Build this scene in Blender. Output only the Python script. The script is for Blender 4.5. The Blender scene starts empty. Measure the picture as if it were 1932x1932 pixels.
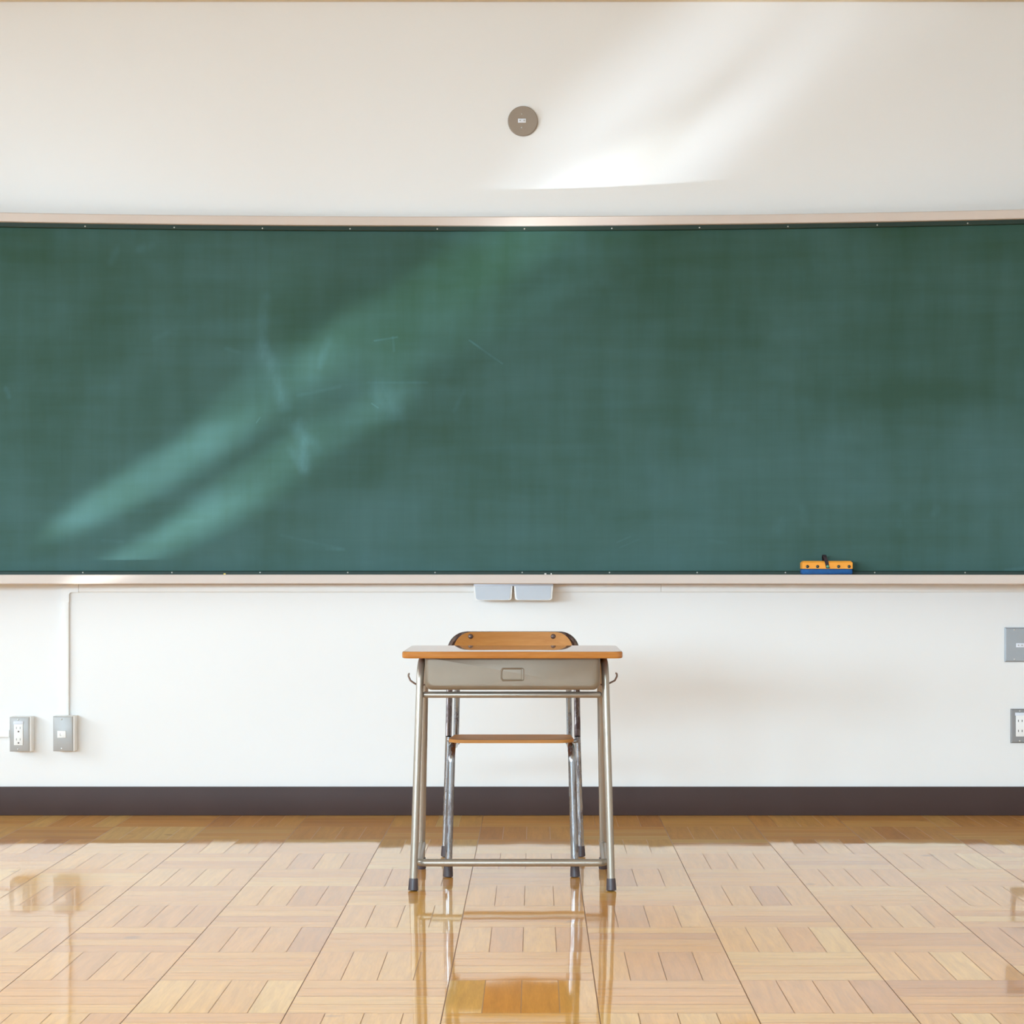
import bpy, bmesh, math, random
from mathutils import Vector, Matrix

# ------------------------------------------------------------------ measures
F, PX, PY, HC = 3745.0, 1010.0, 1064.0, 0.87      # focal length (px), principal point, eye height
YW = 6.874                                         # front wall
def X_(px, Y): return (px - PX) * Y / F
def Z_(py, Y): return HC - (py - PY) * Y / F
R_ = math.radians
random.seed(7)
S = bpy.context.scene
C = S.collection

# ------------------------------------------------------------------ camera
cam = bpy.data.cameras.new('camera')
cam.sensor_fit = 'HORIZONTAL'; cam.sensor_width = 36.0
cam.lens = 36.0 * F / 1932.0
cam.shift_x = (966.0 - PX) / 1932.0
cam.shift_y = (PY - 966.0) / 1932.0
cam.clip_start = 0.05; cam.clip_end = 100
cam_o = bpy.data.objects.new('camera', cam); C.objects.link(cam_o)
cam_o.location = (0, 0, HC); cam_o.rotation_euler = (R_(90), 0, 0)
S.camera = cam_o

# ------------------------------------------------------------------ world, daylight, exposure
S.view_settings.view_transform = 'Standard'
S.view_settings.look = 'None'
S.view_settings.gamma = 1.0
S.view_settings.use_curve_mapping = False
S.view_settings.exposure = -0.09
S.cycles.use_denoising = True
S.cycles.max_bounces = 10
S.cycles.diffuse_bounces = 6
S.cycles.sample_clamp_indirect = 6.0

w = bpy.data.worlds.new('daylight_sky'); S.world = w; w.use_nodes = True
w.node_tree.nodes['Background'].inputs[0].default_value = (0.80, 0.90, 1.0, 1)
w.node_tree.nodes['Background'].inputs[1].default_value = 1.5

def area(name, loc, target, sx, sy, watts, col, spread=180):
    l = bpy.data.lights.new(name, 'AREA'); l.shape = 'RECTANGLE'; l.size = sx; l.size_y = sy
    l.energy = watts; l.color = col; l.spread = R_(spread)
    o = bpy.data.objects.new(name, l); C.objects.link(o); o.location = loc
    o.rotation_euler = (Vector(target) - Vector(loc)).to_track_quat('-Z', 'Z').to_euler()
    return o
# daylight of the sky outside the row of windows on the left
area('window_daylight', (-7.0, 0.8, 3.0), (0.0, 3.6, 0.6), 12.0, 2.8, 1280, (0.75, 0.895, 1.0))
area('window_daylight', (-6.4, 4.7, 2.75), (-1.0, 5.6, 0.5), 4.2, 2.2, 520, (0.66, 0.85, 1.0))  # extra lamp added outside the front-most window to brighten the left
# added fill lamp behind made-up rear windows: it reaches down to the lower part of the front wall
area('added_rear_fill', (-2.6, -7.0, 2.75), (-0.3, 6.8, 0.3), 16.0, 1.5, 4700, (0.56, 0.81, 1.0))

# spot lamps added low down for assumed sun bounce, aimed to draw narrow soft streaks on the front wall
SPOT_POS = Vector((-2.70, 5.50, 0.06))
def streak_spot(px, py, Y, ex, ey, half_w, elong, watts, blend=1.0, col=(0.86, 0.97, 1.0)):
    """beam from the added spot lamp to a point of the wall; (ex,ey) a second point that gives the streak its run"""
    p = Vector((X_(px, Y), Y, Z_(py, Y))); q = Vector((X_(ex, Y), Y, Z_(ey, Y)))
    d = (p - SPOT_POS); dist = d.length; d.normalize()
    run = (q - p); x = (run - d * run.dot(d)).normalized(); z = -d; y = z.cross(x)
    l = bpy.data.lights.new('added_streak_spot', 'SPOT'); l.energy = watts; l.color = col
    l.shadow_soft_size = 0.03; l.spot_blend = blend
    l.spot_size = 2 * math.atan(half_w * elong / dist)
    o = bpy.data.objects.new('added_streak_spot', l); C.objects.link(o)
    m = Matrix((x, y, z)).transposed().to_4x4()
    o.matrix_world = Matrix.Translation(SPOT_POS) @ m @ Matrix.Diagonal((1.0, 1.0 / elong, 1.0, 1.0))
YB = 6.82
STREAKS = [  # px, py, Y, run px, py, half width m, elongation, watts
    (300, 890, YB, 430, 820, 0.085, 4.0, 429),
    (480, 748, YB, 560, 685, 0.110, 2.2, 312),
    (350, 1003, YB, 460, 955, 0.066, 4.2, 370),
    (500, 892, YB, 600, 832, 0.085, 3.6, 429),
    (572, 790, YB, 600, 720, 0.070, 2.4, 195),
    (510, 600, YB, 515, 540, 0.100, 2.0, 91),
    (612, 655, YB, 645, 600, 0.060, 2.4, 143),
    (820, 550, YB, 970, 462, 0.130, 3.0, 624),
    (790, 655, YB, 900, 618, 0.080, 3.0, 364),
    (714, 745, YB, 716, 690, 0.075, 2.0, 338),
    (975, 480, YB, 1015, 440, 0.110, 2.0, 338),
    (985, 375, YW, 1060, 290, 0.150, 1.5, 210),
    (1205, 215, YW, 1300, 115, 0.130, 2.6, 240),
    (1370, 40, YW, 1480, -20, 0.180, 2.2, 330),
    (1280, 335, YW, 1380, 235, 0.110, 3.0, 250),
    (1440, 165, YW, 1500, 105, 0.110, 2.2, 210),
    (1340, 170, YW, 1480, 30, 0.400, 2.0, 130),
    (1610, 60, YW, 1700, -10, 0.200, 2.4, 130),
]
for g in STREAKS: streak_spot(*g, col=(0.86, 0.97, 1.0) if g[2] == YB else (0.70, 0.85, 1.0))

# ------------------------------------------------------------------ node helpers
class NT:
    def __init__(s, name):
        s.mat = bpy.data.materials.new(name); s.mat.use_nodes = True
        s.t = s.mat.node_tree; s.b = s.t.nodes['Principled BSDF']
    def put(s, sock, v):
        if isinstance(v, bpy.types.NodeSocket): s.t.links.new(v, sock)
        elif isinstance(v, (tuple, list)) and sock.type == 'RGBA' and len(v) == 3: sock.default_value = (*v, 1)
        else: sock.default_value = v
    def m(s, op, a, b=None, c=None, clamp=False):
        n = s.t.nodes.new('ShaderNodeMath'); n.operation = op; n.use_clamp = clamp
        for i, v in enumerate((a, b, c)):
            if v is not None: s.put(n.inputs[i], v)
        return n.outputs[0]
    def vm(s, op, a, b=None, scale=None):
        n = s.t.nodes.new('ShaderNodeVectorMath'); n.operation = op
        s.put(n.inputs[0], a)
        if b is not None: s.put(n.inputs[1], b)
        if scale is not None: s.put(n.inputs['Scale'], scale)
        return n.outputs[0]
    def xyz(s, x, y, z):
        n = s.t.nodes.new('ShaderNodeCombineXYZ')
        for i, v in enumerate((x, y, z)): s.put(n.inputs[i], v)
        return n.outputs[0]
    def sep(s, v):
        n = s.t.nodes.new('ShaderNodeSeparateXYZ'); s.put(n.inputs[0], v); return n.outputs
    def obj(s): return s.t.nodes.new('ShaderNodeTexCoord').outputs['Object']
    def noise(s, vec, scale, detail=3, rough=0.5, dist=0.0):
        n = s.t.nodes.new('ShaderNodeTexNoise'); s.put(n.inputs['Vector'], vec)
        n.inputs['Scale'].default_value = scale; n.inputs['Detail'].default_value = detail
        n.inputs['Roughness'].default_value = rough; n.inputs['Distortion'].default_value = dist
        return n.outputs['Fac'] if 'Fac' in n.outputs else n.outputs[0]
    def white(s, vec):
        n = s.t.nodes.new('ShaderNodeTexWhiteNoise'); n.noise_dimensions = '3D'; s.put(n.inputs['Vector'], vec)
        return n.outputs['Value'], n.outputs['Color']
    def mix(s, f, a, b, blend='MIX'):
        n = s.t.nodes.new('ShaderNodeMix'); n.data_type = 'RGBA'; n.blend_type = blend
        s.put(n.inputs['Factor'], f); s.put(n.inputs[6], a); s.put(n.inputs[7], b); return n.outputs[2]
    def ramp(s, f, stops, interp='LINEAR'):
        n = s.t.nodes.new('ShaderNodeValToRGB'); n.color_ramp.interpolation = interp
        e = n.color_ramp.elements
        while len(e) < len(stops): e.new(0.5)
        for el, (p, c) in zip(e, stops): el.position = p; el.color = (*c, 1)
        s.put(n.inputs[0], f); return n.outputs[0]
    def rng(s, v, a, b, c=0.0, d=1.0, smooth=False):
        n = s.t.nodes.new('ShaderNodeMapRange')
        if smooth: n.interpolation_type = 'SMOOTHSTEP'
        s.put(n.inputs[0], v)
        for i, k in enumerate((a, b, c, d)): n.inputs[i + 1].default_value = k
        return n.outputs[0]
    def bump(s, h, strength, dist):
        n = s.t.nodes.new('ShaderNodeBump'); s.put(n.inputs['Height'], h)
        n.inputs['Strength'].default_value = strength; n.inputs['Distance'].default_value = dist
        s.t.links.new(n.outputs[0], s.b.inputs['Normal']); return n.outputs[0]
    def set(s, **k):
        for a, v in k.items(): s.put(s.b.inputs[a.replace('_', ' ')], v)
        return s.mat

def plain(name, col, rough=0.5, metal=0.0, var=0.06, scale=30.0, **k):
    n = NT(name); f = n.noise(n.obj(), scale, 3)
    a = tuple(c * (1 - var) for c in col); b = tuple(min(1, c * (1 + var)) for c in col)
    return n.set(Base_Color=n.mix(f, a, b), Roughness=rough, Metallic=metal, **k)

def wood(name, axis, dark, light, rough, coat, scale=1.0, bump=0.05, spec=0.3):
    n = NT(name); x, y, z = n.sep(n.obj())
    k = [14.0 * scale, 14.0 * scale, 14.0 * scale]; k[axis] = 1.1 * scale
    v = n.xyz(n.m('MULTIPLY', x, k[0]), n.m('MULTIPLY', y, k[1]), n.m('MULTIPLY', z, k[2]))
    g1 = n.noise(v, 3.0, 4, 0.6, 0.6); g2 = n.noise(v, 22.0, 3, 0.6)
    f = n.m('ADD', n.m('MULTIPLY', g1, 0.7), n.m('MULTIPLY', g2, 0.3))
    col = n.ramp(f, [(0.30, dark), (0.70, light)])
    if bump: n.bump(g2, bump, 0.002)
    return n.set(Base_Color=col, Roughness=rough, Coat_Weight=coat, Coat_Roughness=0.025, Specular_IOR_Level=spec)

M = {}
def wall_mat():
    n = NT('white_wall_paint'); o = n.obj()
    big = n.noise(o, 1.3, 2); fine = n.noise(o, 260.0, 2)
    n.bump(fine, 0.06, 0.001)
    return n.set(Base_Color=n.mix(big, (0.81, 0.805, 0.795), (0.835, 0.83, 0.82)), Roughness=0.75)
M['wall'] = wall_mat()
M['ceiling'] = plain('ceiling_board', (0.80, 0.79, 0.76), 0.9)
M['crown'] = plain('pale_wood_rail', (0.66, 0.52, 0.36), 0.5)
M['base'] = plain('dark_brown_vinyl', (0.062, 0.038, 0.034), 0.5, var=0.10, scale=6, Specular_IOR_Level=0.2)
M['white'] = plain('white_plastic', (0.84, 0.83, 0.81), 0.45, var=0.02)
M['window'] = plain('window_aluminium', (0.62, 0.63, 0.64), 0.4, 0.6)

def parquet():
    n = NT('parquet_floor'); x, y, z = n.sep(n.obj())
    T = 0.303
    u = n.m('DIVIDE', n.m('SUBTRACT', x, 0.1234), T); v = n.m('DIVIDE', n.m('SUBTRACT', YW, y), T)
    i, j = n.m('FLOOR', u), n.m('FLOOR', v)
    fu, fv = n.m('FRACT', u), n.m('FRACT', v)
    par = n.m('FLOORED_MODULO', n.m('ADD', i, j), 2.0)            # 0: strips run away from the viewer
    def sel(a, b): return n.m('ADD', n.m('MULTIPLY', a, n.m('SUBTRACT', 1.0, par)), n.m('MULTIPLY', b, par))
    acr = n.m('MULTIPLY', sel(fu, fv), 4.0); alo = sel(fv, fu)
    st = n.m('FLOOR', acr); ft = n.m('FRACT', acr)
    def edge(f, size): return n.m('MULTIPLY', n.m('MINIMUM', f, n.m('SUBTRACT', 1.0, f)), size)
    e_strip = edge(ft, T / 4); e_u = edge(fu, T); e_v = edge(fv, T)
    sid = n.xyz(n.m('MULTIPLY', i, 1.37), n.m('MULTIPLY', j, 2.11), n.m('MULTIPLY', st, 3.7))
    r, rc = n.white(sid); rr, rg, rb = n.sep(rc)
    tid = n.xyz(n.m('MULTIPLY', i, 0.73), n.m('MULTIPLY', j, 1.91), 5.5)
    tr, tc = n.white(tid); tx, ty, tz = n.sep(tc)
    # grain along each strip
    gv = n.xyz(n.m('ADD', n.m('MULTIPLY', alo, 0.55), n.m('MULTIPLY', rr, 40.0)), n.m('MULTIPLY', acr, 1.6), n.m('MULTIPLY', rg, 40.0))
    g1 = n.noise(gv, 2.6, 4, 0.6, 0.5); g2 = n.noise(gv, 14.0, 3, 0.6)
    tone = n.m('ADD', n.m('MULTIPLY', r, 0.62), n.m('MULTIPLY', tr, 0.38))
    base = n.ramp(tone, [(0.0, (0.66, 0.27, 0.045)), (0.35, (0.84, 0.385, 0.064)), (0.7, (0.91, 0.475, 0.095)), (1.0, (0.95, 0.60, 0.18))])
    g = n.rng(n.m('ADD', n.m('MULTIPLY', g1, 0.7), n.m('MULTIPLY', g2, 0.3)), 0.30, 0.72, 0.80, 1.16)
    col = n.mix(1.0, base, n.xyz(g, g, g), 'MULTIPLY')
    kn = n.rng(n.noise(n.xyz(n.m('MULTIPLY', x, 9.0), n.m('MULTIPLY', y, 9.0), 0.0), 1.0, 1), 0.74, 0.80, 0.0, 0.5)
    col = n.mix(kn, col, (0.22, 0.09, 0.03))
    def gap(e, w, dep): return n.m('MULTIPLY', n.rng(e, w * 0.45, w, 1.0, 0.0), dep)
    line = n.m('MAXIMUM', n.m('MAXIMUM', gap(e_strip, 0.0013, 0.8), gap(e_u, 0.0016, 0.95)), gap(e_v, 0.0014, 0.6))
    col = n.mix(line, col, (0.19, 0.09, 0.042))
    rough = n.m('ADD', 0.035, n.m('ADD', n.m('MULTIPLY', rg, 0.03), n.m('MULTIPLY', line, 0.35)))
    # each strip and tile lies at a hair's tilt and the varnish is a little wavy
    wv = n.noise(n.xyz(n.m('MULTIPLY', x, 7.0), n.m('MULTIPLY', y, 3.0), 0.0), 1.0, 2)
    wv2 = n.noise(n.xyz(n.m('MULTIPLY', x, 7.0), n.m('MULTIPLY', y, 3.0), 9.0), 1.0, 2)
    nx = n.m('ADD', n.m('MULTIPLY', n.m('SUBTRACT', tx, 0.5), 0.006), n.m('ADD', n.m('MULTIPLY', n.m('SUBTRACT', rr, 0.5), 0.004), n.m('MULTIPLY', n.m('SUBTRACT', wv, 0.5), 0.006)))
    ny = n.m('ADD', n.m('MULTIPLY', n.m('SUBTRACT', ty, 0.5), 0.012), n.m('ADD', n.m('MULTIPLY', n.m('SUBTRACT', rb, 0.5), 0.006), n.m('MULTIPLY', n.m('SUBTRACT', wv2, 0.5), 0.010)))
    nn = n.vm('NORMALIZE', n.xyz(nx, ny, 1.0))
    coat = n.m('SUBTRACT', 1.0, n.m('MULTIPLY', line, 0.8))
    return n.set(Base_Color=col, Roughness=0.45, Specular_IOR_Level=0.10, Coat_Weight=coat, Coat_IOR=2.1, Coat_Roughness=rough,
                 Coat_Normal=nn, Normal=nn)
M['floor'] = parquet()

def board_mat():
    n = NT('chalkboard_green'); x, y, z = n.sep(n.obj())
    wide = n.noise(n.xyz(n.m('MULTIPLY', x, 0.9), 0.0, n.m('MULTIPLY', z, 1.5)), 1.5, 4, 0.55, 0.4)
    vert = n.noise(n.xyz(n.m('MULTIPLY', x, 7.0), 3.0, n.m('MULTIPLY', z, 0.9)), 1.6, 4, 0.6)
    hori = n.noise(n.xyz(n.m('MULTIPLY', x, 0.8), 7.0, n.m('MULTIPLY', z, 9.0)), 1.6, 4, 0.6)
    low = n.rng(z, 1.98, 0.88, 0.0, 1.0)                     # paler towards the tray
    f = n.m('MULTIPLY', wide, 0.50)
    f = n.m('ADD', f, n.m('MULTIPLY', vert, 0.22)); f = n.m('ADD', f, n.m('MULTIPLY', hori, 0.20))
    f = n.m('ADD', n.rng(f, 0.36, 0.60, 0.0, 0.34), n.m('MULTIPLY', low, 0.17))
    # wiped patches and left-over strokes
    def seg(x0, z0, x1, z1, wd, s0):
        dx, dz = x1 - x0, z1 - z0; L2 = dx * dx + dz * dz
        ax, az = n.m('SUBTRACT', x, x0), n.m('SUBTRACT', z, z0)
        t = n.m('DIVIDE', n.m('ADD', n.m('MULTIPLY', ax, dx), n.m('MULTIPLY', az, dz)), L2, clamp=True)
        ex = n.m('SUBTRACT', ax, n.m('MULTIPLY', t, dx)); ez = n.m('SUBTRACT', az, n.m('MULTIPLY', t, dz))
        d = n.m('SQRT', n.m('ADD', n.m('MULTIPLY', ex, ex), n.m('MULTIPLY', ez, ez)))
        return n.rng(d, wd * 1.35, 0.0, 0.0, s0, True)
    patchy = n.rng(n.noise(n.xyz(n.m('MULTIPLY', x, 26.0), 1.0, n.m('MULTIPLY', z, 11.0)), 1.0, 4, 0.6), 0.35, 0.62, 0.35, 1.1)
    SEG = [(496, 650, 535, 765, 16, .20), (486, 670, 500, 560, 14, .12), (565, 800, 574, 885, 14, .20), (545, 845, 570, 885, 10, .10), (540, 800, 600, 845, 14, .10),
           (885, 640, 947, 684, 2.2, .28), (705, 641, 748, 634, 2.2, .22), (740, 634, 742, 660, 3, .10), (560, 745, 640, 728, 4, .10),
           (690, 720, 805, 720, 3, .12), (700, 760, 712, 768, 1.5, .22), (482, 797, 489, 787, 1.5, .30), (715, 735, 740, 770, 24, .16),
           (18, 735, 22, 750, 6, .16), (262, 470, 285, 465, 10, .14), (210, 495, 222, 470, 10, .10), (290, 640, 318, 626, 6, .10), (425, 657, 448, 663, 5, .12),
           (195, 1020, 232, 1022, 4, .10), (530, 1010, 645, 1036, 4, .10), (615, 1036, 647, 1037, 4, .14), (855, 775, 876, 735, 5, .06), (600, 690, 618, 640, 10, .12),
           (1165, 1023, 1190, 1012, 2, .14), (1170, 1033, 1205, 1018, 2, .12), (1338, 1020, 1370, 1024, 4, .12), (1465, 1000, 1475, 985, 14, .14), (1510, 960, 1514, 985, 12, .12),
           (1690, 985, 1705, 960, 18, .12), (1755, 970, 1760, 960, 9, .12), (1500, 510, 1640, 480, 40, .06), (1540, 840, 1640, 800, 30, .07), (1060, 545, 1140, 530, 18, .08),
           (1330, 770, 1400, 792, 18, .07), (1115, 975, 1112, 985, 12, .08), (1885, 1075, 1932, 1070, 4, .16)]
    for a, b, c, d, wd, s0 in SEG:
        sg = seg(X_(a, 6.8), Z_(b, 6.8), X_(c, 6.8), Z_(d, 6.8), wd / 550.0, s0 * 0.95)
        f = n.m('ADD', f, n.m('MULTIPLY', sg, patchy))
    base = n.mix(n.noise(n.xyz(n.m('MULTIPLY', x, 1.2), 2.0, n.m('MULTIPLY', z, 1.2)), 1.0, 2), (0.018, 0.058, 0.031), (0.023, 0.068, 0.041))
    col = n.mix(n.m('MINIMUM', f, 0.9), base, (0.095, 0.210, 0.235))
    # faint ruled squares
    def grid(c): return n.rng(n.m('ABSOLUTE', n.m('SUBTRACT', n.m('FRACT', n.m('DIVIDE', c, 0.0505)), 0.5)), 0.478, 0.496, 0.0, 1.0)
    gl = n.m('MULTIPLY', n.m('MAXIMUM', grid(x), grid(z)), 0.10)
    col = n.mix(gl, col, (0.02, 0.05, 0.035))
    return n.set(Base_Color=col, Roughness=0.6, Specular_IOR_Level=0.25)
M['board'] = board_mat()
M['board_strip'] = plain('dark_green_strip', (0.005, 0.026, 0.016), 0.5, var=0.15)
M['rail'] = plain('pale_pink_wood_rail', (0.63, 0.535, 0.475), 0.45, var=0.04, scale=8)
M['screw'] = plain('screw_steel', (0.60, 0.60, 0.58), 0.3, 0.8)
M['plate'] = plain('brushed_plate', (0.42, 0.415, 0.405), 0.40, 0.15, var=0.04)
M['plate_blue'] = plain('blue_grey_plate', (0.36, 0.39, 0.42), 0.38, 0.25, var=0.05)
M['plate_dark'] = plain('dark_grey_plate', (0.27, 0.268, 0.27), 0.38, 0.25, var=0.05)
M['plate_warm'] = plain('taupe_plate', (0.33, 0.275, 0.225), 0.45, 0.3, var=0.04)
M['label'] = plain('pale_lilac_label', (0.72, 0.75, 0.82), 0.5)
M['slot'] = plain('dark_slot', (0.10, 0.08, 0.07), 0.6)
M['slot_soft'] = plain('grey_slot', (0.42, 0.42, 0.40), 0.6)
M['brass'] = plain('brass_screw', (0.62, 0.48, 0.30), 0.35, 0.7)
M['drawer'] = plain('pale_blue_grey_steel', (0.50, 0.535, 0.59), 0.42, 0.0, var=0.02)
M['steel_grey'] = plain('rail_grey_steel', (0.46, 0.46, 0.50), 0.4, 0.2)
M['orange'] = plain('orange_block', (0.90, 0.36, 0.035), 0.5, var=0.05)
M['blue_felt'] = plain('blue_felt', (0.013, 0.095, 0.29), 0.9, var=0.35, scale=60)
M['strap'] = plain('black_strap', (0.022, 0.012, 0.018), 0.7)
M['rivet_green'] = plain('green_rivet', (0.10, 0.30, 0.22), 0.35, 0.3)
M['rivet_dark'] = plain('dark_rivet', (0.045, 0.06, 0.05), 0.35, 0.4)
M['chalk_white'] = plain('white_chalk', (0.88, 0.88, 0.86), 0.9)
M['chalk_yellow'] = plain('yellow_chalk', (0.85, 0.70, 0.18), 0.9)
M['rubber'] = plain('brown_rubber', (0.060, 0.042, 0.045), 0.38, var=0.12)
M['desk_top'] = wood('varnished_desktop', 0, (0.40, 0.135, 0.022), (0.58, 0.24, 0.052), 0.35, 0.85, 1.0, 0.0, 0.1)
M['chair_wood'] = wood('varnished_plywood', 0, (0.40, 0.15, 0.030), (0.54, 0.24, 0.062), 0.50, 0.0, 0.8, 0.03, 0.25)
M['pan'] = plain('beige_grey_enamel', (0.225, 0.165, 0.108), 0.38, 0.2, var=0.09, scale=14)
M['tube'] = plain('satin_beige_tube', (0.38, 0.325, 0.265), 0.33, 0.6, var=0.05, scale=12)
def rusty(name, a, b, lo, hi):
    n = NT(name); x, y, z = n.sep(n.obj())
    f = n.noise(n.xyz(n.m('MULTIPLY', x, 60.0), n.m('MULTIPLY', y, 60.0), n.m('MULTIPLY', z, 12.0)), 1.0, 4, 0.65)
    k = n.rng(f, lo, hi, 0.0, 1.0)
    return n.set(Base_Color=n.mix(k, a, b), Roughness=n.rng(k, 0, 1, 0.20, 0.5), Metallic=n.rng(k, 0, 1, 0.95, 0.4))
M['chrome'] = rusty('worn_chrome_tube', (0.36, 0.365, 0.38), (0.11, 0.07, 0.06), 0.50, 0.66)
M['hoop'] = rusty('dark_worn_hoop', (0.24, 0.20, 0.195), (0.07, 0.035, 0.03), 0.40, 0.60)
M['hook'] = plain('rusty_hook_wire', (0.20, 0.12, 0.085), 0.45, 0.5, var=0.2)
M['bolt'] = plain('brown_bolt', (0.13, 0.09, 0.08), 0.35, 0.6)

# ------------------------------------------------------------------ mesh helpers
def link(name, bm, mat, parent=None, smooth=True, angle=35):
    me = bpy.data.meshes.new(name)
    bmesh.ops.remove_doubles(bm, verts=bm.verts, dist=1e-6)
    bmesh.ops.recalc_face_normals(bm, faces=bm.faces)
    if smooth:
        for f in bm.faces: f.smooth = True
        for e in bm.edges:
            if len(e.link_faces) == 2 and e.calc_face_angle(0) > R_(angle): e.smooth = False
    bm.to_mesh(me); bm.free(); me.materials.append(mat)
    o = bpy.data.objects.new(name, me); C.objects.link(o)
    if parent: adopt(o, parent)
    return o
def adopt(o, parent):
    o.parent = parent
    o.matrix_parent_inverse = world(parent).inverted()
def world(o):
    m = o.matrix_basis.copy()
    while o.parent:
        m = o.parent.matrix_basis @ (o.matrix_parent_inverse @ m); o = o.parent
    return m
def thing(name, label, cat, loc, group=None):
    o = bpy.data.objects.new(name, None); C.objects.link(o); o.location = loc
    o.empty_display_size = 0.05
    return tag(o, label, cat, group)
def tag(o, label, cat, group=None):
    o['label'] = label; o['category'] = cat
    if group: o['group'] = group
    return o
def struct(o): o['kind'] = 'structure'; return o

def merge(bm, other):
    me = bpy.data.meshes.new('tmp'); other.to_mesh(me); other.free(); bm.from_mesh(me); bpy.data.meshes.remove(me)
def box(bm, x0, x1, y0, y1, z0, z1, bev=0.0, seg=2, edges=None):
    b = bmesh.new(); bmesh.ops.create_cube(b, size=1.0)
    for v in b.verts:
        v.co = Vector(((x0 + x1) / 2 + v.co.x * (x1 - x0), (y0 + y1) / 2 + v.co.y * (y1 - y0), (z0 + z1) / 2 + v.co.z * (z1 - z0)))
    if bev: bmesh.ops.bevel(b, geom=[e for e in b.edges if edges is None or edges(e)], offset=bev, segments=seg, profile=0.5, affect='EDGES')
    merge(bm, b); return bm
def BOX(*a, **k): return box(bmesh.new(), *a, **k)
def cyl(bm, c, axis, r, h, seg=24, r2=None, bev=0.0):
    b = bmesh.new(); bmesh.ops.create_cone(b, cap_ends=True, segments=seg, radius1=r, radius2=r if r2 is None else r2, depth=h)
    if bev:
        bmesh.ops.bevel(b, geom=[e for e in b.edges if any(len(f.verts) > 4 for f in e.link_faces)], offset=bev, segments=2, profile=0.5, affect='EDGES')
    q = Vector((0, 0, 1)).rotation_difference(Vector(axis).normalized()).to_matrix().to_4x4()
    bmesh.ops.transform(b, matrix=Matrix.Translation(c) @ q, verts=b.verts); merge(bm, b); return bm
def dome(bm, c, axis, r, h, seg=16):
    b = bmesh.new(); bmesh.ops.create_uvsphere(b, u_segments=seg, v_segments=8, radius=1.0)
    bmesh.ops.scale(b, vec=(r, r, h), verts=b.verts)
    q = Vector((0, 0, 1)).rotation_difference(Vector(axis).normalized()).to_matrix().to_4x4()
    bmesh.ops.transform(b, matrix=Matrix.Translation(c) @ q, verts=b.verts); merge(bm, b); return bm
def fillet(pts, rad, n=8):
    """polyline with its inner corners rounded (rad: number or one per inner corner)"""
    P = [Vector(p) for p in pts]; out = [P[0]]
    for k in range(1, len(P) - 1):
        a, b, c = P[k - 1], P[k], P[k + 1]; r = rad[k - 1] if isinstance(rad, (list, tuple)) else rad
        u, v = (a - b).normalized(), (c - b).normalized(); ang = u.angle(v)
        if r <= 0 or ang > math.pi - 1e-3: out.append(b); continue
        t = min(r / math.tan(ang / 2), (a - b).length * 0.98, (c - b).length * 0.98); r = t * math.tan(ang / 2)
        ctr = b + (u + v).normalized() * (r / math.sin(ang / 2))
        s, e = b + u * t - ctr, b + v * t - ctr; ax = s.cross(e).normalized(); sw = s.angle(e)
        out += [ctr + Matrix.Rotation(sw * q / n, 3, ax) @ s for q in range(n + 1)]
    return out + [P[-1]]
def tube(bm, pts, r, seg=16, caps=True):
    P = [Vector(p) for p in pts]; n = len(P); rings = []
    tg = [((P[min(i + 1, n - 1)] - P[i]).normalized() + (P[i] - P[max(i - 1, 0)]).normalized()).normalized() for i in range(n)]
    up = Vector((0, 0, 1)) if abs(tg[0].z) < 0.9 else Vector((1, 0, 0))
    nv = (up - tg[0] * up.dot(tg[0])).normalized()
    for i in range(n):
        nv = (nv - tg[i] * nv.dot(tg[i])).normalized(); bv = tg[i].cross(nv)
        rr = r[i] if isinstance(r, (list, tuple)) else r
        rings.append([bm.verts.new(P[i] + (nv * math.cos(2 * math.pi * k / seg) + bv * math.sin(2 * math.pi * k / seg)) * rr) for k in range(seg)])
    for a, b in zip(rings, rings[1:]):
        for k in range(seg): bm.faces.new((a[k], a[(k + 1) % seg], b[(k + 1) % seg], b[k]))
    if caps: bm.faces.new(rings[0][::-1]); bm.faces.new(rings[-1])
    return bm
def prism(bm, poly, fa, fb):
    """close two copies of a 2D outline placed by fa and fb"""
    A = [bm.verts.new(fa(p)) for p in poly]; B = [bm.verts.new(fb(p)) for p in poly]; n = len(poly)
    bm.faces.new(A[::-1]); bm.faces.new(B)
    for k in range(n): bm.faces.new((A[k], A[(k + 1) % n], B[(k + 1) % n], B[k]))
    return bm
def rrect(x0, x1, y0, y1, r, n=6):
    """rounded rectangle outline; r = one radius or (bottom-left, bottom-right, top-right, top-left)"""
    r = r if isinstance(r, (list, tuple)) else (r,) * 4; out = []
    for (cx, cy, a0), q in zip(((x0 + r[0], y0 + r[0], 180), (x1 - r[1], y0 + r[1], 270), (x1 - r[2], y1 - r[2], 0), (x0 + r[3], y1 - r[3], 90)), r):
        for k in range(n + 1):
            a = R_(a0 + 90 * k / n); out.append((cx + q * math.cos(a), cy + q * math.sin(a)))
    return out
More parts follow.
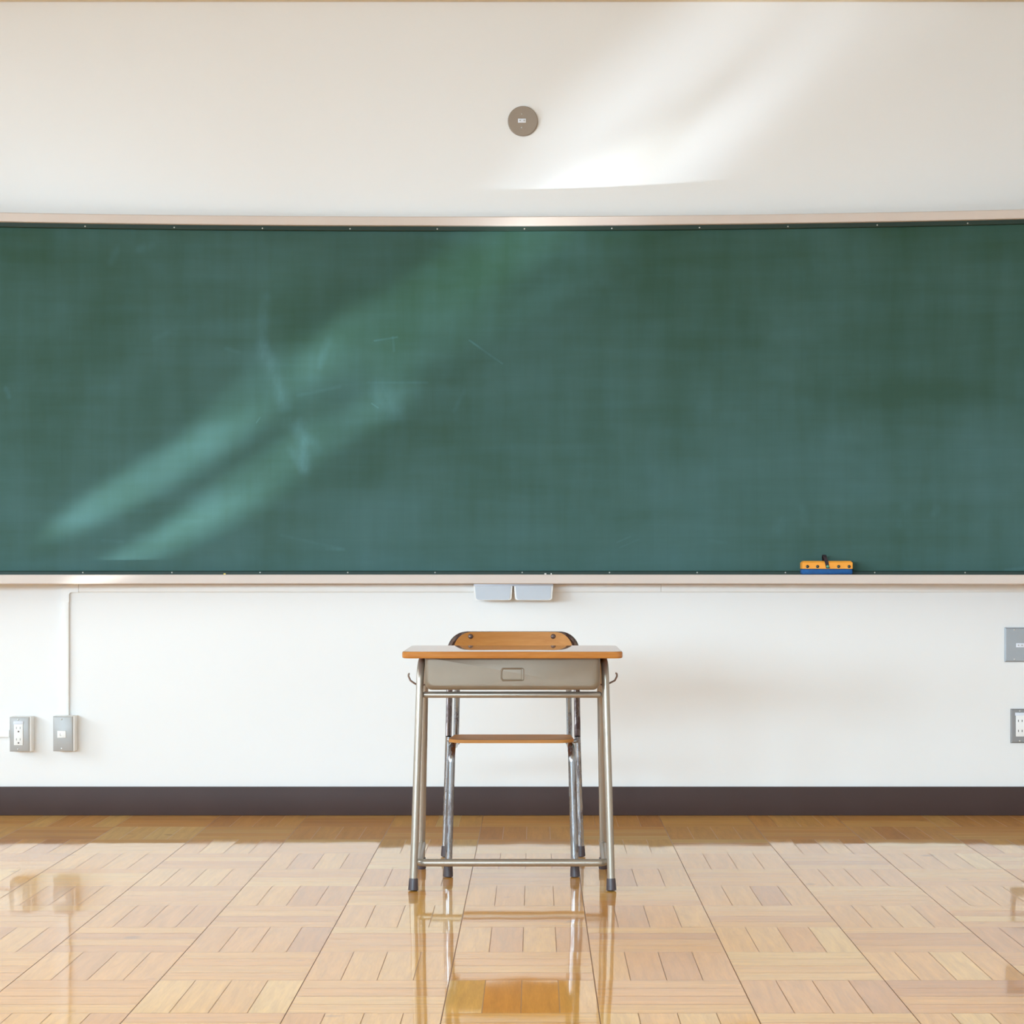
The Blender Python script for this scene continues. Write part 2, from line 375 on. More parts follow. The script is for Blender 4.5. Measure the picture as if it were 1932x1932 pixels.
# ------------------------------------------------------------------ the room
XL, XR, YB0, ZC = -4.20, 3.90, -3.00, 2.93
struct(link('floor', BOX(XL - 0.2, XR + 0.2, YB0 - 0.2, YW + 0.2, -0.10, 0.0), M['floor'], smooth=False))
struct(link('ceiling', BOX(XL - 0.2, XR + 0.2, YB0 - 0.2, YW + 0.2, ZC, ZC + 0.1), M['ceiling'], smooth=False))
struct(link('wall_front', BOX(XL - 0.2, XR + 0.2, YW, YW + 0.2, 0.0, ZC), M['wall'], smooth=False))
rw = [(-4.0, -2.1), (-1.9, 0.0), (0.2, 2.1), (2.3, 3.7)]; V0, V1 = 0.65, 2.10  # rear windows added to let the fill lamp reach the lower front wall
bm = BOX(XL - 0.2, XR + 0.2, YB0 - 0.2, YB0, 0.0, V0); box(bm, XL - 0.2, XR + 0.2, YB0 - 0.2, YB0, V1, ZC)
xs = [XL - 0.2] + [v for a in rw for v in a] + [XR + 0.2]
for a, b in zip(xs[0::2], xs[1::2]): box(bm, a, b, YB0 - 0.2, YB0, V0, V1)
struct(link('wall_rear', bm, M['wall'], smooth=False))
for k, (a, b) in enumerate(rw):
    bm = bmesh.new(); ya, yb_, t = YB0 - 0.14, YB0 - 0.08, 0.05
    box(bm, a, b, ya, yb_, V0, V0 + t); box(bm, a, b, ya, yb_, V1 - t, V1)
    for q in (a, (a + b) / 2 - t / 2, b - t): box(bm, q, q + t, ya, yb_, V0 + t, V1 - t)
    struct(link('window_%d' % (k + 5), bm, M['window'], smooth=False))
struct(link('wall_right', BOX(XR, XR + 0.2, YB0, YW, 0.0, ZC), M['wall'], smooth=False))
wins = [(-2.4, -0.5), (-0.1, 1.8), (2.2, 4.1), (4.45, 5.75)]; W0, W1 = 0.85, 2.22
bm = BOX(XL - 0.2, XL, YB0, YW, 0.0, W0); box(bm, XL - 0.2, XL, YB0, YW, W1, ZC)
ys = [YB0] + [v for a in wins for v in a] + [YW]
for a, b in zip(ys[0::2], ys[1::2]): box(bm, XL - 0.2, XL, a, b, W0, W1)
struct(link('wall_left', bm, M['wall'], smooth=False))
for k, (a, b) in enumerate(wins):
    bm = bmesh.new(); xa, xb, t = XL - 0.14, XL - 0.08, 0.05
    box(bm, xa, xb, a, b, W0, W0 + t); box(bm, xa, xb, a, b, W1 - t, W1)
    for q in (a, (a + b) / 2 - t / 2, b - t): box(bm, xa, xb, q, q + t, W0 + t, W1 - t)
    struct(link('window_%d' % (k + 1), bm, M['window'], smooth=False))
bm = BOX(XL, XR, YW - 0.008, YW, 0.0, Z_(1484, YW), bev=0.002); struct(link('baseboard_front', bm, M['base']))
bm = BOX(XR - 0.008, XR, YB0, YW - 0.008, 0.0, 0.10, bev=0.002); struct(link('baseboard_right', bm, M['base']))
bm = BOX(XL, XL + 0.008, YB0, YW - 0.008, 0.0, 0.10, bev=0.002); struct(link('baseboard_left', bm, M['base']))
bm = BOX(XL, XR, YW - 0.022, YW, Z_(4, YW), ZC, bev=0.003); struct(link('trim_1', bm, M['crown']))

# ------------------------------------------------------------------ blackboard (gently curved, hollow towards the room)
XC, RB, YB_ = -0.32, 13.9, 6.835
BX0, BX1, NB = -2.40, 2.10, 60
def yb(x): return YB_ - (x - XC) ** 2 / (2 * RB)
def curved(bm, prof):
    """sweep an outline of (offset in front of the board face or None for the wall, z) along the board"""
    rows = []
    for k in range(NB + 1):
        x = BX0 + (BX1 - BX0) * k / NB
        rows.append([bm.verts.new((x, (YW - 0.0005) if d is None else yb(x) - d, z)) for d, z in prof])
    n = len(prof)
    for a, b in zip(rows, rows[1:]):
        for q in range(n): bm.faces.new((a[q], a[(q + 1) % n], b[(q + 1) % n], b[q]))
    bm.faces.new(rows[0]); bm.faces.new(rows[-1][::-1]); return bm
ZT1, ZT0, ZB1, ZB0 = 2.061, 2.030, 0.834, 0.802
bb = thing('blackboard', 'wide gently curved green chalkboard with pale wooden rails on the front wall', 'blackboard', (XC, YB_, ZB0))
link('board', curved(bmesh.new(), [(0.0, ZB1 - 0.01), (0.0, ZT0 + 0.01), (-0.022, ZT0 + 0.01), (-0.022, ZB1 - 0.01)]), M['board'], bb)
top = link('top_rail', curved(bmesh.new(), [(None, ZT0), (0.030, ZT0), (0.032, ZT0 + 0.002), (0.032, ZT1 - 0.003), (0.029, ZT1), (None, ZT1)]), M['rail'], bb)
tray = link('chalk_tray', curved(bmesh.new(), [(None, ZB0), (0.072, ZB0), (0.075, ZB0 + 0.003), (0.075, ZB1 - 0.003), (0.072, ZB1), (0.066, ZB1), (0.064, ZB1 - 0.003), (None, ZB1 - 0.003)]), M['rail'], bb)
ts = link('top_strip', curved(bmesh.new(), [(-0.001, 2.0145), (0.010, 2.0145), (0.012, 2.017), (0.012, ZT0), (-0.001, ZT0)]), M['board_strip'], bb)
bs = link('bottom_strip', curved(bmesh.new(), [(-0.001, 0.8310), (0.010, 0.8310), (0.010, 0.8440), (0.007, 0.8462), (-0.001, 0.8462)]), M['board_strip'], bb)
for strip, z, d, off in ((ts, 2.0215, 0.012, 0.008), (bs, 0.8405, 0.010, 0.0)):
    x = X_(327, 6.82) - 0.2997 * 3 + off
    while x < BX1 - 0.03:
        if x > BX0 + 0.03: link('screw', dome(bmesh.new(), (x, yb(x) - d, z), (0, -1, 0), 0.0028, 0.0016, 10), M['screw'], strip)
        x += 0.2997

# chalk drawers under the tray
Yd = 6.775
du = thing('chalk_drawer_unit', 'pale grey pair of small chalk drawers hanging under the middle of the chalk tray', 'drawer unit', (X_(968, Yd), Yd, ZB0))
dx0, dx1 = X_(893, Yd), X_(1044, Yd); dz1 = ZB0; dz0 = Z_(1132.5, Yd)
bm = BOX(dx0 + 0.001, dx1 - 0.001, Yd + 0.001, Yd + 0.014, dz1 - 0.0075, dz1, bev=0.001)
box(bm, dx0 + 0.002, dx1 - 0.002, Yd + 0.014, YW - 0.017, dz1 - 0.004, dz1 - 0.0004)
link('mounting_rail', bm, M['steel_grey'], du)
for a, b in ((893, 967), (969.5, 1043.5)):
    x0, x1 = X_(a, Yd), X_(b, Yd); zt = dz1 - 0.0075
    poly = [(x0, zt), (x0 + 0.0035, dz0 + 0.010)] + [(x0 + 0.0035 + 0.010 - 0.010 * math.cos(R_(q)), dz0 + 0.010 - 0.010 * math.sin(R_(q))) for q in range(15, 91, 15)]
    poly += [(x0 + x1 - p[0], p[1]) for p in poly[::-1]]
    dr = link('drawer', prism(bmesh.new(), poly, lambda p: (p[0], Yd + 0.002, p[1]), lambda p: (p[0], YW - 0.017, p[1])), M['white'], du)
    cx, cz = (x0 + x1) / 2, (zt + dz0) / 2
    sh = [(cx + (p[0] - cx) * 0.915, cz + (p[1] - cz) * 0.945 + 0.0005) for p in poly]
    link('front_panel', prism(bmesh.new(), sh, lambda p: (p[0], Yd, p[1]), lambda p: (p[0], Yd + 0.004, p[1])), M['drawer'], dr)

# ------------------------------------------------------------------ eraser and chalk on the tray
ex = X_(1561, 6.71); yt = yb(ex)
e0, e1 = yt - 0.066, yt - 0.012; ez = ZB1 + 0.0005
er = thing('chalkboard_eraser', 'orange and blue block eraser with black strap standing on the chalk tray', 'eraser', (ex, (e0 + e1) / 2, ez))
hw = 0.086
pad = link('felt_pad', BOX(ex - hw, ex + hw, e0 - 0.0005, e1 + 0.0005, ez, ez + 0.0195, bev=0.006, seg=3), M['blue_felt'], er)
blk = link('grip_block', BOX(ex - hw + 0.001, ex + hw - 0.001, e0, e1, ez + 0.0192, ez + 0.0455, bev=0.006, seg=1, edges=lambda e: min(v.co.z for v in e.verts) > ez + 0.04), M['orange'], er)
for k, px in enumerate((1523.5, 1542.5, 1561.6, 1582.3, 1602)):
    link('rivet', dome(bmesh.new(), (X_(px, e0), e0 - (0.0024 if k == 2 else 0.0006), ez + 0.0268), (0, -1, 0), 0.0054, 0.0030), M['rivet_green' if k == 2 else 'rivet_dark'], blk)
bm = bmesh.new(); path = []; zt = ez + 0.0455
arc = [(e0 - 0.001, ez + 0.0205), (e0 - 0.0012, zt - 0.005), (e0 + 0.004, zt + 0.012), (e0 + 0.014, zt + 0.0205), ((e0 + e1) / 2, zt + 0.0175), (e1 - 0.012, zt + 0.012), (e1 - 0.003, zt + 0.003), (e1 + 0.001, zt - 0.005), (e1 + 0.001, ez + 0.0205)]
sm = []
for k in range(len(arc) - 1):
    p0, p1, p2, p3 = (Vector(arc[max(0, min(len(arc) - 1, q))]) for q in (k - 1, k, k + 1, k + 2))
    for t in (0, .25, .5, .75):
        sm.append(0.5 * ((2 * p1) + (p2 - p0) * t + (2 * p0 - 5 * p1 + 4 * p2 - p3) * t * t + (3 * p1 - p0 - 3 * p2 + p3) * t ** 3))
sm.append(Vector(arc[-1])); rows = []
for k, p in enumerate(sm):
    lean = 0.0015 - 0.011 * max(0, min(1, (p.y - ez - 0.022) / 0.045))
    t = (sm[min(k + 1, len(sm) - 1)] - sm[max(k - 1, 0)]).normalized(); nrm = Vector((-t.y, t.x)) * 0.0007
    rows.append([bm.verts.new((ex + lean + sx * 0.0060, p.x + sn * nrm.x, p.y + sn * nrm.y)) for sx, sn in ((-1, -1), (1, -1), (1, 1), (-1, 1))])
for a, b in zip(rows, rows[1:]):
    for q in range(4): bm.faces.new((a[q], a[(q + 1) % 4], b[(q + 1) % 4], b[q]))
bm.faces.new(rows[0]); bm.faces.new(rows[-1][::-1])
link('strap', bm, M['strap'], er)
for px, mt, lab, ln in ((425, 'chalk_yellow', 'tiny yellow chalk stub lying on the left part of the chalk tray', 0.007),
                        (1029, 'chalk_white', 'tiny white chalk crumb on the tray above the chalk drawers, left one of two', 0.006),
                        (1040, 'chalk_white', 'tiny white chalk crumb on the tray above the chalk drawers, right one of two', 0.004)):
    x = X_(px, 6.76); bm = cyl(bmesh.new(), (x, yb(x) - 0.069, ZB1 + 0.0022), (1, 0.2, 0), 0.0022, ln, 10, bev=0.0006)
    tag(link('chalk_piece', bm, M[mt]), lab, 'chalk', 'chalk bits on the tray')

# ------------------------------------------------------------------ wiring ducts
dz_hi, dz_lo = Z_(1102, YW), Z_(1117, YW - 0.012); dd = 0.012; dw = dz_hi - dz_lo
cx0 = X_(123, YW - 0.01)
du2 = thing('cable_duct', 'white cable duct under the chalkboard bending down to the single jack box', 'cable duct', (cx0, YW, 0.5))
zmid = (dz_hi + dz_lo) / 2; hwid = dw / 2
xj = X_(148, YW - 0.01)
def ductbox(x0, x1, z0, z1, ed): return BOX(x0, x1, YW - dd, YW - 0.0006, z0, z1, bev=0.002, edges=ed)
front = lambda e: all(v.co.y < YW - dd / 2 for v in e.verts)
x2 = X_(1247, YW - 0.01)
link('duct_run', ductbox(xj + 0.001, x2 - 0.0004, dz_lo, dz_hi, lambda e: front(e) and abs(e.verts[0].co.x - e.verts[1].co.x) > 0.1), M['white'], du2)
link('duct_run', ductbox(x2 + 0.0004, 2.0, dz_lo, dz_hi, lambda e: front(e) and abs(e.verts[0].co.x - e.verts[1].co.x) > 0.1), M['white'], du2)
# elbow
bm = bmesh.new(); ri, ro = 0.010, 0.026; vx0, vx1 = cx0 - 0.0135, cx0 + 0.0135
poly = [(xj, dz_hi + 0.0005), (xj, dz_lo - 0.001)]
cxi, czi = vx1 + ri, dz_lo - 0.001 - ri
poly += [(cxi - ri * math.sin(R_(a)), czi + ri * math.cos(R_(a))) for a in range(0, 91, 10)]
zend = dz_lo - 0.035
poly += [(vx1, zend), (vx0, zend)]
poly += [(vx0 + ro - ro * math.cos(R_(a)), dz_hi - ro + ro * math.sin(R_(a))) for a in range(0, 91, 10)]
prism(bm, poly, lambda p: (p[0], YW - dd - 0.0015, p[1]), lambda p: (p[0], YW - 0.0006, p[1]))
link('elbow', bm, M['white'], du2)
zbox = Z_(1350, YW - 0.03)
link('duct_drop', BOX(cx0 - 0.0125, cx0 + 0.0125, YW - dd, YW - 0.0006, zbox, zend, bev=0.002, edges=lambda e: front(e) and abs(e.verts[0].co.z - e.verts[1].co.z) > 0.1), M['white'], du2)
# short duct entering the left outlet box
zs1, zs0 = Z_(1378, YW - 0.01), Z_(1391, YW - 0.01)
bm = ductbox(-2.3, X_(17, YW - 0.01), zs0, zs1, lambda e: front(e) and abs(e.verts[0].co.x - e.verts[1].co.x) > 0.1)
tag(link('cable_duct', bm, M['white']), 'short white horizontal cable duct running into the outlet box at far left', 'cable duct')

# ------------------------------------------------------------------ wall plates
def plate(bm, x0, x1, z0, z1, y, th, chamfer):
    """face plate with sloping margins; front at y"""
    A = [(x0, z0), (x1, z0), (x1, z1), (x0, z1)]; c = chamfer
    Bp = [(x0 + c, z0 + c), (x1 - c, z0 + c), (x1 - c, z1 - c), (x0 + c, z1 - c)]
    r0 = [bm.verts.new((p[0], y + th, p[1])) for p in A]; r1 = [bm.verts.new((p[0], y + th * 0.45, p[1])) for p in A]; r2 = [bm.verts.new((p[0], y, p[1])) for p in Bp]
    for a, b in ((r0, r1), (r1, r2)):
        for k in range(4): bm.faces.new((a[k], a[(k + 1) % 4], b[(k + 1) % 4], b[k]))
    bm.faces.new(r2); bm.faces.new(r0[::-1]); return bm
def socket_marks(parent, x, z, y, ground=True, mt='slot_soft'):
    for s in (-1, 1): link('slot', BOX(x + s * 0.0063 - 0.0012, x + s * 0.0063 + 0.0012, y - 0.0006, y + 0.001, z - 0.0035, z + 0.0040), M[mt], parent)
    if ground: link('slot', cyl(bmesh.new(), (x + 0.0005, y - 0.0001, z - 0.012), (0, 1, 0), 0.0028, 0.0012, 14), M['slot'], parent)
def screws(parent, xs, z0, z1, y, mt='screw'):
    for x in xs:
        for z in (z0, z1): link('screw', dome(bmesh.new(), (x, y, z), (0, -1, 0), 0.0032, 0.0016, 12), M[mt], parent)

yf = YW - 0.053
def surface_box(name, pxa, pxb, pya, pyb, label, cat):
    x0, x1, z1, z0 = X_(pxa, yf), X_(pxb, yf), Z_(pya, yf), Z_(pyb, yf)
    t = thing(name, label, cat, ((x0 + x1) / 2, YW, z0))
    link('back_box', BOX(x0 - 0.0005, x1 + 0.0055, yf + 0.006, YW - 0.0004, z0 - 0.0005, z1 + 0.0005, bev=0.002), M['white'], t)
    link('face_plate', plate(bmesh.new(), x0, x1, z0, z1, yf, 0.006, 0.005), M['plate'], t)
    return t, x0, x1, z0, z1
t, x0, x1, z0, z1 = surface_box('wall_outlet', 18, 55, 1353, 1418, 'grey surface-mounted outlet box with two white sockets, leftmost low on the wall', 'outlet')
rx0, rx1 = X_(26.5, yf), X_(43.5, yf)
rc = link('receptacle', BOX(rx0, rx1, yf - 0.003, yf + 0.004, Z_(1406, yf), Z_(1366, yf), bev=0.001), M['white'], t)
link('label_strip', BOX(X_(25.8, yf), X_(44.2, yf), yf - 0.0035, yf + 0.004, Z_(1366.5, yf), Z_(1360.5, yf), bev=0.0006), M['label'], t)
for py in (1373.5, 1395): socket_marks(rc, (rx0 + rx1) / 2, Z_(py, yf), yf - 0.003)
screws(t, [X_(34.2, yf)], Z_(1357.5, yf), Z_(1413.5, yf), yf)
t, x0, x1, z0, z1 = surface_box('wall_jack', 100, 137, 1351.5, 1417.5, 'grey surface-mounted box with one small white jack, at the foot of the cable duct', 'wall jack')
jk = link('jack_module', BOX(X_(108.3, yf), X_(124.5, yf), yf - 0.003, yf + 0.004, Z_(1392, yf), Z_(1378.7, yf), bev=0.001), M['white'], t)
bm = BOX(X_(113.3, yf), X_(114.3, yf), yf - 0.0036, yf - 0.002, Z_(1388.2, yf), Z_(1383.5, yf)); box(bm, X_(113.3, yf), X_(116, yf), yf - 0.0036, yf - 0.002, Z_(1388.2, yf), Z_(1387.3, yf))
link('mark', bm, M['slot_soft'], jk)
screws(t, [X_(116, yf)], Z_(1357, yf), Z_(1412.5, yf), yf)

yp = YW - 0.010
def flush(name, pxa, pxb, pya, pyb, label, cat, mt):
    x0, x1, z1, z0 = X_(pxa, yp), X_(pxb, yp), Z_(pya, yp), Z_(pyb, yp)
    t = thing(name, label, cat, ((x0 + x1) / 2, YW, z0))
    link('face_plate', plate(bmesh.new(), x0, x1, z0, z1, yp, 0.0095, 0.0045), M[mt], t)
    return t
t = flush('wall_jack', 1896, 1960, 1184, 1249, 'wide grey flush plate with a white jack at the right edge, above the outlet', 'wall jack', 'plate_blue')
jk = link('jack_module', BOX(X_(1917, yp), X_(1939, yp), yp - 0.002, yp + 0.003, Z_(1221.5, yp), Z_(1213.5, yp), bev=0.0008), M['label'], t)
for px in (1921.3, 1928, 1934.7): link('port', cyl(bmesh.new(), (X_(px, yp), yp - 0.002, Z_(1217.5, yp)), (0, 1, 0), 0.0026, 0.0012, 12), M['slot_soft'], jk)
screws(t, [X_(1914, yp), X_(1942, yp)], Z_(1244, yp), Z_(1188.5, yp), yp)
t = flush('wall_outlet', 1907.5, 1971, 1337.5, 1402, 'wide grey flush outlet plate at the right edge low on the wall', 'outlet', 'plate_dark')
rc = link('receptacle', BOX(X_(1916.5, yp), X_(1962, yp), yp - 0.003, yp + 0.003, Z_(1389.5, yp), Z_(1349.5, yp), bev=0.001), M['white'], t)
link('label_strip', BOX(X_(1915.2, yp), X_(1963, yp), yp - 0.0035, yp + 0.003, Z_(1350, yp), Z_(1344.5, yp), bev=0.0006), M['label'], t)
for px in (1924.5, 1953.5):
    for py in (1360, 1379): socket_marks(rc, X_(px, yp), Z_(py, yp), yp - 0.003, False, 'slot')
screws(t, [X_(1924, yp), X_(1954, yp)], Z_(1398, yp), Z_(1341.5, yp), yp)
# round plate above the board
cxp, czp, rp = X_(986.5, yp), Z_(228, yp), 28.4 * yp / F
t = thing('round_wall_plate', 'round taupe cover plate with a small white jack high above the chalkboard', 'wall plate', (cxp, YW, czp))
bm = bmesh.new(); prof = [(0, -0.0005), (rp, -0.0005), (rp, -0.006), (rp - 0.003, -0.0095), (0, -0.010)]
rings = []
for r_, d in prof[1:4]: rings.append([bm.verts.new((cxp + r_ * math.cos(2 * math.pi * k / 64), YW + d, czp + r_ * math.sin(2 * math.pi * k / 64))) for k in range(64)])
for a, b in zip(rings, rings[1:]):
    for k in range(64): bm.faces.new((a[k], a[(k + 1) % 64], b[(k + 1) % 64], b[k]))
bm.faces.new(rings[0]); bm.faces.new(rings[-1])
link('cover_disc', bm, M['plate_warm'], t)
jk = link('jack_module', BOX(X_(977.3, yp), X_(992.3, yp), YW - 0.0115, YW - 0.007, Z_(231.5, yp), Z_(223.8, yp), bev=0.0008), M['label'], t)
for px in (981.2, 989): link('port', cyl(bmesh.new(), (X_(px, yp), YW - 0.0116, Z_(227.5, yp)), (0, 1, 0), 0.0026, 0.0012, 12), M['slot_soft'], jk)
for py in (215, 240.5): link('screw', dome(bmesh.new(), (X_(984.5, yp), YW - 0.0096, Z_(py, yp)), (0, -1, 0), 0.0032, 0.0016, 12), M['screw'], t)

# ------------------------------------------------------------------ school desk
DXC = -0.0605
DF, DB, DZ = 5.215, 5.615, 0.6395
desk = thing('school_desk', 'wooden-topped school desk with steel book tray standing in front of the chair', 'desk', (DXC, (DF + DB) / 2, 0))
hwd = 209 * DF / F; th = 13.0 * DF / F
bm = bmesh.new(); o_ = rrect(DXC - hwd, DXC + hwd, DF, DB, 0.022, 6)
def inset(poly, d):
    cx, cy = DXC, (DF + DB) / 2
    return [(cx + (p[0] - cx) * (hwd - d) / hwd, cy + (p[1] - cy) * ((DB - DF) / 2 - d) / ((DB - DF) / 2)) for p in poly]
lev = [(0.0040, DZ), (0.0012, DZ - 0.0012), (0.0, DZ - 0.0045), (0.0, DZ - th + 0.0045), (0.0012, DZ - th + 0.0012), (0.0040, DZ - th)]
rings = [[bm.verts.new((p[0], p[1], z)) for p in inset(o_, d)] for d, z in lev]
for a, b in zip(rings, rings[1:]):
    for k in range(len(a)): bm.faces.new((a[k], a[(k + 1) % len(a)], b[(k + 1) % len(a)], b[k]))
bm.faces.new(rings[0]); bm.faces.new(rings[-1])
link('desktop', bm, M['desk_top'], desk, angle=10)
zu = DZ - th                                             # underside of the desktop
# steel book tray, open towards the sitter
px0, px1 = X_(801.5, 5.26), X_(1132, 5.26); pz0 = Z_(1302, 5.26); py0, py1 = 5.258, 5.575
bm = bmesh.new(); oo = rrect(px0, px1, pz0, zu - 0.0005, (0.019, 0.019, 0.0005, 0.0005), 6); cxm, czm = (px0 + px1) / 2, zu
secs = []
for y, d in ((py0, 0.012), (py0 + 0.0016, 0.006), (py0 + 0.005, 0.0022), (py0 + 0.012, 0.0), (py1, 0.0)):
    sx, sz = ((px1 - px0) / 2 - d) / ((px1 - px0) / 2), ((zu - pz0) - d) / (zu - pz0)
    secs.append([bm.verts.new((cxm + (p[0] - cxm) * sx, y, zu + (p[1] - zu) * sz)) for p in oo])
inner = [[bm.verts.new((cxm + (p[0] - cxm) * 0.994, y, zu + (p[1] - zu) * 0.98)) for p in oo] for y in (py1, py0 + 0.006)]
secs += inner
for a, b in zip(secs, secs[1:]):
    for k in range(len(a)): bm.faces.new((a[k], a[(k + 1) % len(a)], b[(k + 1) % len(a)], b[k]))
bm.faces.new(secs[0]); bm.faces.new(secs[-1])
pan = link('book_tray', bm, M['pan'], desk, angle=50)
yq = py0 - 0.0002
ch = bmesh.new()
def ridge(pts, r=0.0024): tube(ch, fillet(pts, 0.004, 5), r, 8)
qx = lambda p: X_(p, yq); qz = lambda p: Z_(p, yq)
ridge([(qx(948), yq, qz(1261.5)), (qx(983), yq, qz(1261.5))]); ridge([(qx(948), yq, qz(1283.5)), (qx(983), yq, qz(1283.5))])
ridge([(qx(949), yq, qz(1261)), (qx(945.7), yq, qz(1266)), (qx(945.7), yq, qz(1279)), (qx(949), yq, qz(1284))])
ridge([(qx(983), yq, qz(1260.8)), (qx(988), yq, qz(1260.8)), (qx(988), yq, qz(1284)), (qx(983), yq, qz(1284))], 0.0013)
ridge([(qx(983.5), yq, qz(1263)), (qx(983.5), yq, qz(1282))], 0.0009)
link('card_holder', ch, M['pan'], pan)
# legs: each side is one bent tube, front leg and rear leg meeting under the top
LR = 0.0100
for s in (-1, 1):
    xb = X_(779.5, 5.28) if s < 0 else X_(1153.5, 5.28); xt = X_(793.5, 5.31) if s < 0 else X_(1141.5, 5.31)
    xbr = X_(795, 5.665) if s < 0 else X_(1138.5, 5.665); xtr = X_(802, 5.53) if s < 0 else X_(1132.5, 5.53)
    ym = 5.42
    for yb0, yt0, xa, xz in ((5.28, 5.315, xb, xt), (5.665, 5.545, xbr, xtr)):
        ztop = zu - LR - 0.0005; xm = xt + (-s) * 0.004
        pts = fillet([(xa, yb0, 0.0135), (xz, yt0, ztop), (xm, ym, ztop)], 0.055, 10)
        lg = link('leg', tube(bmesh.new(), pts, LR), M['tube'], desk)
        d = (Vector((xz, yt0, ztop)) - Vector((xa, yb0, 0.0135))).normalized()
        cap = bmesh.new(); base = Vector((xa, yb0, 0.0)) - d * 0.0
        tube(cap, [base + d * 0.0005 + Vector((0, 0, 0.001)), base + d * 0.003, base + d * 0.012, base + d * 0.030, base + d * 0.0335, base + d * 0.034], [0.0118, 0.0136, 0.0132, 0.0121, 0.0116, 0.0095], 20)
        link('foot_cap', cap, M['rubber'], lg)
# bar under the tray and the U-shaped foot rest
zb = Z_(1312, 5.29); ybar = 5.318
bar = bmesh.new(); xa, xz = X_(797.5, ybar), X_(1135.5, ybar)
tube(bar, [(xa, ybar, zb), (xa + 0.0015, ybar, zb), (xa + 0.005, ybar, zb), (xz - 0.005, ybar, zb), (xz - 0.0015, ybar, zb), (xz, ybar, zb)], [0.004, 0.0065, 0.0085, 0.0085, 0.0065, 0.004])
link('crossbar', bar, M['tube'], desk)
zr = 0.072; xl, xr = X_(790.5, 5.30), X_(1142, 5.30); xlb, xrb = X_(797, 5.645), X_(1137.5, 5.645)
link('foot_rest', tube(bmesh.new(), fillet([(xlb, 5.645, zr), (xl, 5.302, zr), (xr, 5.302, zr), (xrb, 5.645, zr)], 0.022, 8), 0.0100), M['tube'], desk)
# bag hooks
for s in (-1, 1):
    yh = 5.36
    pts = [(773, 1271), (770.5, 1271.5), (770.8, 1276), (774.5, 1284), (783, 1290), (792, 1294), (801.5, 1292)] if s < 0 else [(1161, 1270), (1164, 1270.5), (1164, 1276), (1160, 1284), (1151, 1288.5), (1142, 1293), (1133, 1292)]
    P = [(X_(a, yh), yh + (0.0 if k < 5 else 0.01), Z_(b, yh)) for k, (a, b) in enumerate(pts)]
    link('bag_hook', tube(bmesh.new(), fillet(P, 0.004, 4), 0.0024, 10), M['hook'], desk)

# ------------------------------------------------------------------ school chair (faces the viewer, behind the desk)
KX = -0.066
chair = thing('school_chair', 'wooden school chair with worn steel tube frame tucked behind the desk', 'chair', (KX, 5.70, 0))
# seat: bent plywood, front edge rolled down
bm = bmesh.new(); nx, ny = 24, 16; SF, SB = 5.470, 5.830; tt = 0.0085
def seat_pt(u, v, under):
    y = SF + (SB - SF) * v
    hw_ = 0.1745 - 0.012 * max(0, 0.12 - v) / 0.12 - 0.006 * v
    rad = 0.045; 
    if v < 0.125: hw_ = 0.1745 - rad + math.sqrt(max(0, rad ** 2 - (rad - v * (SB - SF)) ** 2)) if v * (SB - SF) < rad else 0.1745
    if v > 0.9: hw_ = 0.168 - 0.02 * ((v - 0.9) / 0.1) ** 2
    x = KX - 0.001 + u * hw_
    z = 0.3865 - 0.0170 * v - 0.005 * (1 - u * u) * math.sin(math.pi * min(1, v * 1.1)) - 0.002 * max(0, (0.10 - v) / 0.10) ** 2
    return Vector((x, y, z - (tt if under else 0)))
vs = [0.0, 0.004, 0.015, 0.035, 0.06, 0.09, 0.125] + [0.125 + 0.775 * k / 9 for k in range(1, 10)] + [0.93, 0.96, 0.985, 1.0]
G = {}
for un in (0, 1):
    for j, v in enumerate(vs):
        for i in range(nx + 1): G[un, j, i] = bm.verts.new(seat_pt(-1 + 2 * i / nx, v, un))
ny = len(vs) - 1
for j in range(ny):
    for i in range(nx):
        bm.faces.new((G[0, j, i], G[0, j, i + 1], G[0, j + 1, i + 1], G[0, j + 1, i])); bm.faces.new((G[1, j, i], G[1, j + 1, i], G[1, j + 1, i + 1], G[1, j, i + 1]))
for i in range(nx):
    for j in (0, ny): bm.faces.new((G[0, j, i], G[1, j, i], G[1, j, i + 1], G[0, j, i + 1]))
for j in range(ny):
    for i in (0, nx): bm.faces.new((G[0, j, i], G[0, j + 1, i], G[1, j + 1, i], G[1, j, i]))
link('seat', bm, M['chair_wood'], chair, angle=50)
# backrest: curved plywood with round shoulders
BT, BBt = Z_(1192, 5.95), 0.512; tb = 0.010; BW = 0.177
def back_y(x, z): return 5.945 - 0.9 * (x - KX) ** 2 + 0.16 * (z - BT)
bm = bmesh.new(); o_ = rrect(KX - BW, KX + BW, BBt, BT, (0.03, 0.03, 0.052, 0.052), 8)
b2 = bmesh.new(); vs_ = [b2.verts.new((p[0], 0, p[1])) for p in o_]; b2.faces.new(vs_)
for k in range(1, 24):
    bmesh.ops.bisect_plane(b2, geom=b2.verts[:] + b2.edges[:] + b2.faces[:], plane_co=(KX - BW + 2 * BW * k / 24, 0, 0), plane_no=(1, 0, 0))
ext = bmesh.ops.extrude_face_region(b2, geom=b2.faces[:])
ev = [g for g in ext['geom'] if isinstance(g, bmesh.types.BMVert)]
for v in ev: v.co.y = tb
for v in b2.verts: v.co.y = back_y(v.co.x, v.co.z) + v.co.y
merge(bm, b2)
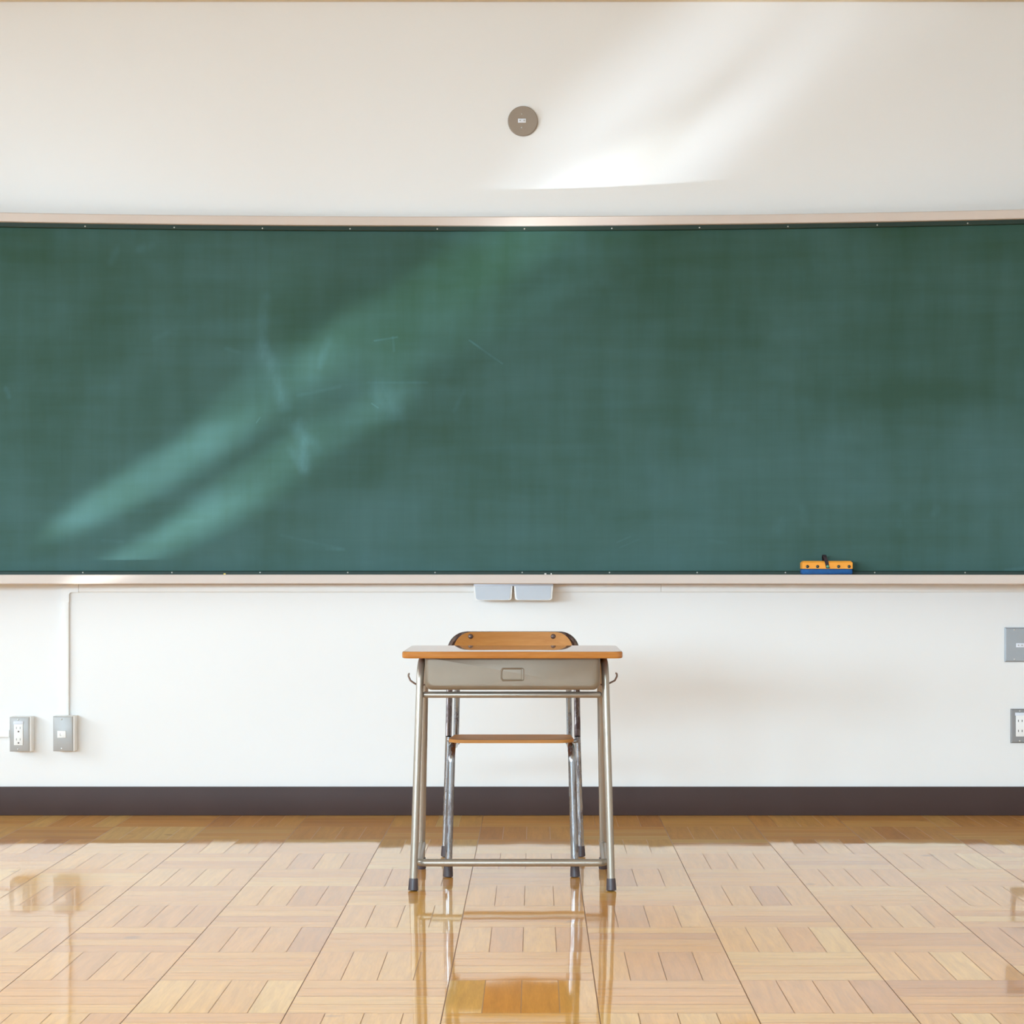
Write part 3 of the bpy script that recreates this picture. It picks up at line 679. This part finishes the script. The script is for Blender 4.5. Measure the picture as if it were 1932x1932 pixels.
back = link('backrest', bm, M['chair_wood'], chair, angle=50)
for px in (887.8, 1043.8):
    yy = 5.93; x = X_(px, yy); z = Z_(1200.8, yy)
    link('rivet', dome(bmesh.new(), (x, back_y(x, z) - 0.0005, z), (0, -1, 0), 0.0075, 0.0045, 20), M['bolt'], back)
# frame
CR = 0.0105
def cap_at(parent, p, d, r):
    b = bmesh.new()
    tube(b, [p + d * 0.0005 + Vector((0, 0, 0.001)), p + d * 0.003, p + d * 0.012, p + d * 0.030, p + d * 0.033, p + d * 0.0335], [r * 1.12, r * 1.33, r * 1.28, r * 1.17, r * 1.12, r * 0.9], 20)
    link('foot_cap', b, M['rubber'], parent)
for s in (-1, 1):
    p0 = Vector((KX + s * 0.1765, 5.512, 0.0)); p1 = Vector((KX + s * 0.1665, 5.515, 0.3615)); p2 = Vector((KX + s * 0.166, 5.800, 0.3455)); 
    d = (p1 - p0).normalized()
    lg = link('leg', tube(bmesh.new(), fillet([p0 + d * 0.013, p1, p1.lerp(p2, 0.6)], 0.04, 10), CR), M['chrome'], chair)
    cap_at(lg, p0, d, CR)
    p4 = Vector((KX + s * 0.1640, 5.917, 0.60))
    link('back_support', tube(bmesh.new(), fillet([p1.lerp(p2, 0.6), p2, p4], 0.04, 10), 0.0082), M['chrome'], chair)
    q0 = Vector((KX + s * 0.2028, 5.900, 0.0)); q1 = Vector((KX + s * 0.1905, 5.868, 0.36))
    d = (q1 - q0).normalized()
    lg = link('leg', tube(bmesh.new(), [q0 + d * 0.013, q1], 0.0092), M['chrome'], chair)
    cap_at(lg, q0, d, 0.0092)
    link('seat_bracket', tube(bmesh.new(), [q1 + Vector((0, 0, -0.012)), Vector((KX + s * 0.160, 5.80, 0.348))], 0.006), M['chrome'], chair)
hp = [(KX - 0.1905, 5.868, 0.36), (KX - 0.1885, 5.967, 0.6580), (KX + 0.1885, 5.967, 0.6580), (KX + 0.1905, 5.868, 0.36)]
link('back_hoop', tube(bmesh.new(), fillet(hp, 0.050, 12), 0.0092), M['hoop'], chair)
